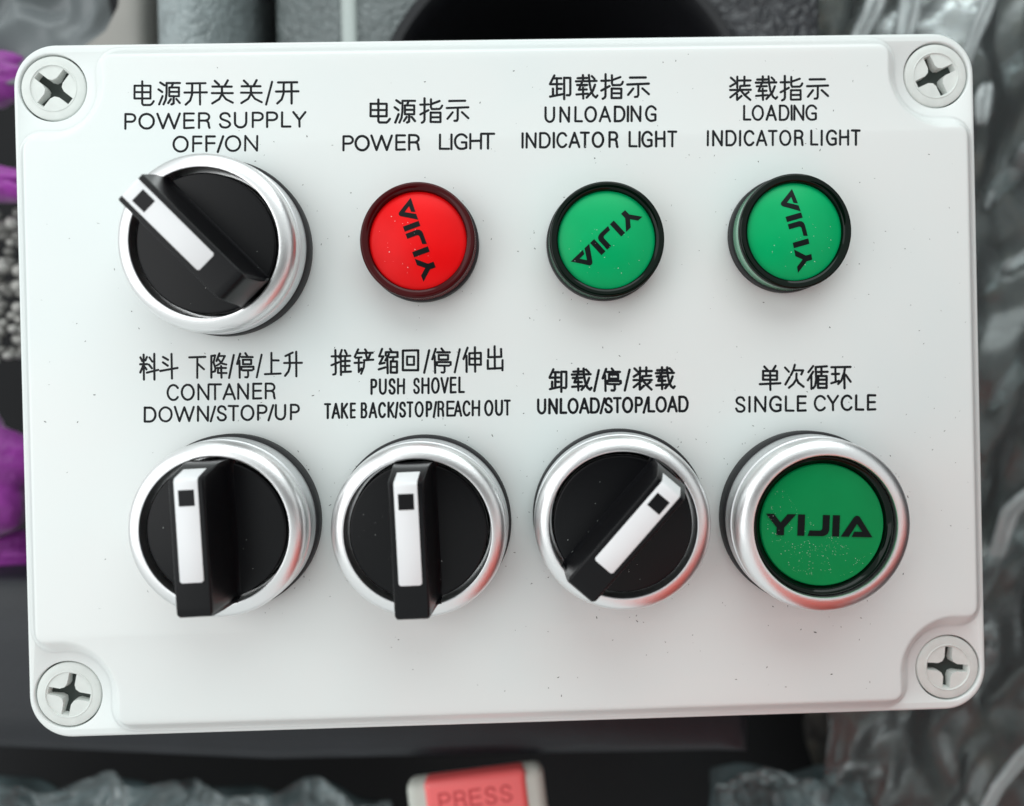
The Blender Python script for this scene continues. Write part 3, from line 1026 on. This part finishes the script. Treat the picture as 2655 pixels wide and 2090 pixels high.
def ridged(x, y, s, seed, octv=4, ang=0.0, stretch=1.0):
    c, sn = math.cos(math.radians(ang)), math.sin(math.radians(ang))
    X, Y = (x * c + y * sn) * s, (-x * sn + y * c) * s * stretch
    h, amp = 0, 1
    for o in range(octv):
        h += amp * (1 - (math.sqrt(noise.noise(Vector((X, Y, seed + o * 7))) ** 2 + .0025)) * 2.2)
        X *= 1.9; Y *= 1.9; amp *= .5
    return h


def P2(px, py, z):
    p = at(px, py, z); return (p.x, p.y)


def P3(px, py, z):
    p = at(px, py, z); return (p.x, p.y, p.z)


ZB = -72.0
# cup holder in the console: leather panels with a round opening
cx, cy = P2(1462, 334, ZB)
RC = 477 / (FPX / (CAMC.z - ZB))


def notch(side):
    p = []
    a0, a1 = (90, 270) if side < 0 else (-90, 90)
    for k in range(33):
        a = math.radians(a0 + (a1 - a0) * k / 32)
        p.append((cx + RC * math.cos(a), cy + RC * math.sin(a)))
    return p


top, bot = P2(1000, -500, ZB)[1], P2(1000, 760, ZB)[1]
xl = P2(712, 50, ZB)[0]
pl = [(cx - .4, bot)] + list(reversed([(x - .4, y) for x, y in notch(-1)])) + [(cx - .4, top), (xl, top), (xl, bot)]
pl = list(reversed(pl))


def densify(poly, step):
    out = []
    n = len(poly)
    for i in range(n):
        a, b = Vector(poly[i]), Vector(poly[(i + 1) % n])
        k = max(1, int((b - a).length / step))
        for j in range(k): out.append(tuple(a.lerp(b, j / k)))
    return out


def area2(p): return sum(p[i][0] * p[(i + 1) % len(p)][1] - p[(i + 1) % len(p)][0] * p[i][1] for i in range(len(p)))


def ccw(p): return p if area2(p) > 0 else list(reversed(p))


console = props(link(bpy.data.objects.new("centre_console", None)), "leather covered console with a round black cup holder, behind the box", "console")
lp_o = slab("console_panel", ccw(densify(pl, 6)), ZB, 50, M_leather, bevel=2)
lp_o["label"] = "grey-green grained panel left of the cup holder"; lp_o.parent = console
xr = P2(2130, 50, ZB)[0]
pr_ = [(cx + .4, top)] + list(reversed([(x + .4, y) for x, y in notch(1)])) + [(cx + .4, bot), (xr, bot), (xr, top)]
rp_o = slab("console_panel", ccw(densify(pr_, 6)), ZB, 50, M_leather_d, bevel=2)
rp_o["label"] = "nearly black panel right of the cup holder"; rp_o.parent = console
# pale piping on the left panel
vv, ff = [], []
xs = P2(905, 50, ZB)[0]
for j in range(25):
    y = bot + (top - bot) * j / 24
    for k in range(12):
        a = math.pi * 2 * k / 12
        vv.append((xs + 2.1 * math.cos(a), y, ZB + .3 + 1.3 * math.sin(a)))
for j in range(24):
    for k in range(12):
        ff.append((j * 12 + k, j * 12 + (k + 1) % 12, (j + 1) * 12 + (k + 1) % 12, (j + 1) * 12 + k))
pp = mesh_obj("piping", vv, ff, M_seam, lp_o)
# the holder
v, f = lathe([(RC - .5, -40), (RC - .2, -1), (RC + 2.2, 1.6), (RC + 1.2, 2.9), (RC - .8, 2.6), (RC - 2.2, .6), (RC - 3, -4), (RC - 6, -45), (0, -47)], 96)
ch = mesh_obj("cup_holder", v, f, M_well, None, loc=(cx, cy, ZB))
ch.parent = console

# rounded bolster, light catching its crown
xa, xb = P2(370, 50, ZB + 14)[0], P2(618, 50, ZB + 6)[0]
xm, hw = (xa + xb) / 2, (xb - xa) / 2
v, f = [], []
NY, NA = 30, 24
for j in range(NY + 1):
    y = -10 + (top + 10) * j / NY
    for k in range(NA + 1):
        a = math.pi * k / NA
        v.append((xm + hw * math.cos(a), y, ZB - 6 + (24 * math.sin(a) ** .8 if 0 < k < NA else -50)))
for j in range(NY):
    for k in range(NA):
        q = j * (NA + 1) + k
        f.append((q, q + NA + 1, q + NA + 2, q + 1))
bo = sheet_obj("seat_bolster", v, f, leather("pale_leather", (0.30, 0.345, 0.35), 300, 0.0003, 0.32))
bo.modifiers.new("thickness", 'SOLIDIFY').thickness = 0.002
props(bo, "rounded grey leather seat bolster with a bright crown", "seat bolster")

# beige trim between cloth and bolster
be = slab("beige_trim", ccw(densify([P2(205, 200, -66), P2(372, 200, -66), P2(366, 60, -66), P2(372, -140, -66), P2(310, -140, -66), P2(292, 10, -66), P2(262, 70, -66), P2(205, 112, -66)], 5)), -66, 60, M_beige, bevel=3)
props(be, "smooth beige trim piece between grey cloth and leather bolster", "seat trim")

# grey shiny cloth, top left
gc = cloth("grey_cloth", [P3(-260, 230, -70), P3(300, 230, -70), P3(290, -200, -70), P3(-260, -200, -70)], 90, 80,
           lambda x, y: 11 * ridged(x, y, .018, 4, 3, 35, 1.7) + 6 * noise.noise(Vector((x * .05, y * .05, 1))) - 12, M_grey)
props(gc, "shiny blue-grey folded cloth beyond the upper left corner", "cloth")

# purple satin with silver beads, left
def puff(name, px, py, z, rx, ry, rz, seed, lab):
    """bunched cloth: a soft lump with radial folds"""
    c = P3(px, py, z)
    v, f = [], []
    NU, NV = 72, 44
    for j in range(NV + 1):
        th = math.pi * (j / NV * .98 + .01)
        for i in range(NU):
            ph_ = 2 * math.pi * i / NU
            d = Vector((math.sin(th) * math.cos(ph_), math.sin(th) * math.sin(ph_), math.cos(th)))
            k = 1 + .16 * ridged(d.x * 20 + d.z * 8, d.y * 20 - d.z * 6, .07, seed, 3) + .10 * math.sin(7 * math.atan2(d.y, d.x + .3) + seed) * math.sin(th)
            v.append((c[0] + d.x * rx * k, c[1] + d.y * ry * k, c[2] + d.z * rz * k))
    for j in range(NV):
        for i in range(NU):
            f.append((j * NU + i, j * NU + (i + 1) % NU, (j + 1) * NU + (i + 1) % NU, (j + 1) * NU + i))
    f.append(tuple(range(NU))); f.append(tuple(NV * NU + i for i in range(NU)))
    o = mesh_obj(name, v, f, M_purple, None, sharp=85)
    props(o, lab, "purple cloth", "bunches of purple satin beyond the box's left edge")
    return o


puff("purple_cloth", -50, 205, -70, 14, 5.8, 6, 2, "bright purple satin puff beside the upper left screw")
puff("purple_cloth", -60, 478, -68, 14, 4.4, 5, 6, "short purple satin tuft level with the power supply switch")
puff("purple_cloth", -120, 1230, -76, 20, 15.5, 9, 13, "large purple satin bunch level with the container switch")
puff("purple_cloth", -110, 1440, -82, 20, 7.5, 7, 17, "lower fold of purple satin just above the dark ledge")
bt = bpy.data.objects.new("beaded_trim", None)
bt.location = Vector(P3(10, 740, -44)) * S
link(bt)
props(bt, "strip of silver and grey beads between purple satin tufts", "beaded trim")
first = None
rb = random.Random(5)
bc = 0
for j in range(17):
    for i in range(5):
        if (j * 5 + i) % 7 == 3: continue
        p = Vector(P3(-78 + i * 31 + rb.uniform(-9, 9) + (16 if j % 2 else 0), 560 + j * 23 + rb.uniform(-8, 8), -74 + rb.uniform(-5, 3)))
        if p.x > P3(72, 0, -44)[0]: continue
        if first is None:
            bm = bmesh.new()
            bmesh.ops.create_icosphere(bm, subdivisions=2, radius=1.9 * S)
            for q in bm.faces: q.smooth = True
            me = bpy.data.meshes.new("bead"); bm.to_mesh(me); bm.free(); me.materials.append(M_bead)
            first = me
        o = bpy.data.objects.new("bead", first)
        link(o, bt)
        o.location = (p * S) - bt.location
        sc = rb.uniform(.55, 1.25)
        o.scale = (sc, sc * rb.uniform(.7, 1), sc)

# dark plate lower left and console band under the box
dl = slab("console_ledge", ccw(densify([P2(-300, 1500, -62), P2(-300, 1940, -62), P2(700, 1985, -62), P2(1950, 1960, -62), P2(1950, 1500, -62)], 8)), -62, 70, M_console, bevel=4)
props(dl, "dark grey plastic ledge of the console showing below the box", "console ledge")

# crumpled film along the bottom
def crumple(seed, amp, s):
    return lambda x, y: amp * ridged(x, y, s, seed, 4, 15) - amp * 1.1


f1 = cloth("clear_film", [P3(-260, 2330, -100), P3(1020, 2330, -100), P3(1000, 2060, -100), P3(-260, 2015, -100)], 150, 60, crumple(21, 7, .035), M_film2, thick=.15)
props(f1, "crumpled bluish see-through film left of the red buckle", "plastic film")
M_pale = mat("pale_lining", (0.06, 0.08, 0.085), rough=0.7)
vary(M_pale, (0.055, 0.08, 0.085), .6, 50)
f1b = cloth("grey_lining", [P3(-260, 2330, -112), P3(1050, 2330, -112), P3(1000, 2055, -112), P3(-260, 2015, -112)], 60, 30, crumple(29, 5, .03), M_pale)
props(f1b, "blue-grey cloth lying under the film left of the red buckle", "cloth")
f2 = cloth("clear_film", [P3(1780, 2330, -92), P3(2320, 2330, -92), P3(2260, 2012, -92), P3(1860, 2016, -92)], 90, 60, crumple(33, 8, .045), M_film2, thick=.15)
props(f2, "crumpled film with white glints right of the red buckle", "plastic film")
f2b = cloth("grey_lining", [P3(1780, 2330, -106), P3(2320, 2330, -106), P3(2240, 1990, -106), P3(1850, 2010, -106)], 40, 30, crumple(35, 4, .04), M_pale)
props(f2b, "blue-grey cloth lying under the film right of the red buckle", "cloth")

# large film sheet over dark upholstery on the right
up = cloth("upholstery", [P3(2120, 2400, -120), P3(3000, 2400, -120), P3(3000, -260, -120), P3(2060, -260, -120)], 70, 160,
           lambda x, y: 7 * noise.noise(Vector((x * .03, y * .03, 2))), M_under, thick=3)
props(up, "dark brown-grey upholstery seen through the clear film on the right", "upholstery")
def rg(x, y):
    c, sn = math.cos(math.radians(-28)), math.sin(math.radians(-28))
    X, Y = x * c + y * sn, (-x * sn + y * c) * .45
    k = noise.noise(Vector((X * .03, Y * .03, 5))) * 9 + (1 - abs(noise.noise(Vector((X * .09, Y * .09, 11)))) * 3) * 3.6
    return k + noise.cell(Vector((x * .14, y * .09, 1))) * 1.0 + random.uniform(-.25, .25)


f3 = cloth("film_cover", [P3(2150, 2400, -98), P3(2980, 2400, -92), P3(2980, -260, -92), P3(2090, -260, -98)], 30, 56, rg, M_film, thick=.12)
f3.modifiers.new('soften', 'SUBSURF').render_levels = 2
props(f3, "large crinkled clear plastic cover over the seat right of the box", "plastic cover")


def crease(pts, r, name="crease", parent=None):
    """a folded-up roll of film that stands on the cover"""
    v, f = [], []
    P = [Vector(p) for p in pts]
    Q = []
    for i in range(len(P) - 1):
        for k in range(8): Q.append(P[i].lerp(P[i + 1], k / 8))
    Q.append(P[-1])
    N = 14
    for i, q in enumerate(Q):
        t = (Q[min(i + 1, len(Q) - 1)] - Q[max(i - 1, 0)]).normalized()
        s = t.cross(Vector((0, 0, 1))).normalized(); u = s.cross(t)
        taper = min(1, .35 + 4 * min(i, len(Q) - 1 - i) / len(Q))
        for k in range(N):
            a = 2 * math.pi * k / N
            rr = r * taper * (1 + .35 * noise.noise(Vector((q.x * .12, q.y * .12, k * .5))))
            p = q + s * rr * math.cos(a) + u * rr * .7 * math.sin(a)
            v.append(tuple(p))
    for i in range(len(Q) - 1):
        for k in range(N):
            f.append((i * N + k, i * N + (k + 1) % N, (i + 1) * N + (k + 1) % N, (i + 1) * N + k))
    f.append(tuple(range(N))); f.append(tuple((len(Q) - 1) * N + k for k in range(N)))
    return mesh_obj(name, v, f, M_roll, parent, sharp=80)


M_roll = film_mat("film_roll", (0.80, 0.88, 0.88), haze=0.30, ior=1.9, rough=0.25, fine=.2)
for pts, r in (([P3(2300, -80, -88), P3(2268, 20, -88), P3(2225, 110, -90), P3(2190, 200, -92)], 2.4),
               ([P3(2375, -80, -86), P3(2360, 40, -87), P3(2338, 130, -88), P3(2330, 220, -90)], 2.6),
               ([P3(2590, -100, -84), P3(2560, 20, -85), P3(2515, 130, -86), P3(2480, 230, -88)], 1.7),
               ([P3(2560, 215, -86), P3(2552, 260, -86), P3(2545, 325, -86)], 1.9),
               ([P3(2740, 1870, -84), P3(2655, 1960, -84), P3(2590, 2040, -85), P3(2530, 2150, -86)], 1.8),
               ([P3(2700, 1250, -88), P3(2620, 1330, -90), P3(2570, 1480, -92), P3(2530, 1560, -93)], 2.2)):
    for q, (off, sc) in enumerate(((-.45, .62), (.35, .45))):
        crease([(x + off * r * 1.6 * (1 if k % 2 else .6), y, z + q * .4) for k, (x, y, z) in enumerate(pts)], r * sc * 1.3, "film_fold", f3)
M_soft = film_mat("soft_film_fold", (0.60, 0.64, 0.65), haze=0.10, ior=1.6, rough=0.25, fine=.2)
rc = random.Random(8)
for q in range(9):
    px_, py_ = rc.uniform(2560, 2760), -60 + q * 250
    ang = math.radians(rc.gauss(58, 14)); ln = rc.uniform(140, 330)
    pts = []
    for k in range(5):
        t = k / 4 - .5
        pts.append(P3(px_ + math.cos(ang) * ln * t + rc.uniform(-14, 14), py_ - math.sin(ang) * ln * t, -96 + rc.uniform(-4, 3)))
    fo = crease(pts, rc.uniform(1.2, 3.0), "film_fold", f3)
    fo.data.materials[0] = M_soft


# seat belt buckle
def rbox(x0, x1, y0, y1, z0, z1, r, m, name, parent=None, loc=None):
    bm = bmesh.new()
    bmesh.ops.create_cube(bm, size=1)
    for q in bm.verts:
        q.co = Vector(((x0 + x1) / 2 + q.co.x * (x1 - x0), (y0 + y1) / 2 + q.co.y * (y1 - y0), (z0 + z1) / 2 + q.co.z * (z1 - z0))) * S
    bmesh.ops.bevel(bm, geom=list(bm.edges), offset=r * S, segments=4, profile=.5, affect='EDGES')
    for q in bm.faces: q.smooth = True
    me = bpy.data.meshes.new(name); bm.to_mesh(me); bm.free(); me.materials.append(m)
    me.set_sharp_from_angle(angle=math.radians(50))
    o = bpy.data.objects.new(name, me)
    if loc is not None: o.location = Vector(loc) * S
    return link(o, parent)


bz = -58
bx, by = P2(1232, 2020, bz)
bk = bpy.data.objects.new("seat_belt_buckle", None)
bk.location = Vector((bx, by, bz)) * S
bk.rotation_euler = (0, 0, math.radians(5.5))
link(bk)
props(bk, "seat belt buckle with red press button and ivory sides below the box", "seat belt buckle")
rbox(-18.0, 17.5, -60, .5, -7, -.3, 2.6, M_ivory, "housing", bk)
bb = rbox(-13.2, 12.9, -59, 1.0, -5, .6, 1.6, M_buckle, "release_button", bk)
# moulded word on the button
M_mark = mat("moulded_letters", (0.55, 0.03, 0.04), rough=0.4)
v, f = [], []
ink = Ink()
xx = -9.5
for chh in "PRESS":
    for st in GL[chh]:
        ink.stroke([(xx + g[0] * .026, -2.4 - g[1] * .040) for g in st], .5)
    xx += 3.9
v = [(x, y, z + .62) for x, y, z in ink.v]
lt = mesh_obj("lettering", v, ink.f, M_mark, bb, smooth=False)

# the photographer's red sleeve, out of frame but mirrored in the bezels
def tube(name, path, radii, m, nseg=40, fold=.07):
    P = [Vector(p) for p in path]
    Q, R_ = [], []
    for i in range(len(P) - 1):
        for k in range(10):
            u = k / 10
            p0, p1, p2, p3 = P[max(0, i - 1)], P[i], P[i + 1], P[min(len(P) - 1, i + 2)]
            Q.append(.5 * ((2 * p1) + (p2 - p0) * u + (2 * p0 - 5 * p1 + 4 * p2 - p3) * u * u + (3 * p1 - p0 - 3 * p2 + p3) * u ** 3))
            R_.append(radii[i] * (1 - u) + radii[i + 1] * u)
    Q.append(P[-1]); R_.append(radii[-1])
    v, f = [], []
    for i, q in enumerate(Q):
        t = (Q[min(i + 1, len(Q) - 1)] - Q[max(i - 1, 0)]).normalized()
        s = t.cross(Vector((0, 0, 1))).normalized(); u = s.cross(t)
        for k in range(nseg):
            a = 2 * math.pi * k / nseg
            rr = R_[i] * (1 + fold * noise.noise(Vector((math.cos(a) * 1.2, math.sin(a) * 1.2, i * .22))) * 2)
            v.append(tuple(q + s * rr * math.cos(a) + u * rr * math.sin(a)))
    for i in range(len(Q) - 1):
        for k in range(nseg):
            f.append((i * nseg + k, i * nseg + (k + 1) % nseg, (i + 1) * nseg + (k + 1) % nseg, (i + 1) * nseg + k))
    f.append(tuple(range(nseg))); f.append(tuple((len(Q) - 1) * nseg + k for k in range(nseg)))
    return mesh_obj(name, v, f, m, sharp=70)


rj = tube("red_sleeve", [(62, -112, 150), (68, -118, 100), (80, -142, 62), (100, -184, 28), (116, -208, -18)], [34, 38, 40, 40, 40], M_redcloth)
props(rj, "bright red sleeve mirrored in the lower right of every silver bezel", "sleeve")
rj2 = tube("red_jacket", [(84, -150, 134), (124, -128, 125), (175, -112, 116), (250, -90, 110)], [36, 44, 46, 44], M_redcloth)
props(rj2, "front of the red jacket leaning in from the lower right, mirrored in the bezels", "jacket")
ph = rbox(-50, 98, -42, 30, 148, 157, 3.5, M_black, "phone")
props(ph, "black phone held flat above the box, mirrored darkly in the glossy lid", "phone")

sb = rbox(300, 340, -420, 420, -150, 150, 14, M_grey2, "unseen_seat_back")  # unseen seat back, added to cut horizon light from the right
props(sb, "dark seat back out of view, added right of the box to block light", "seat back")
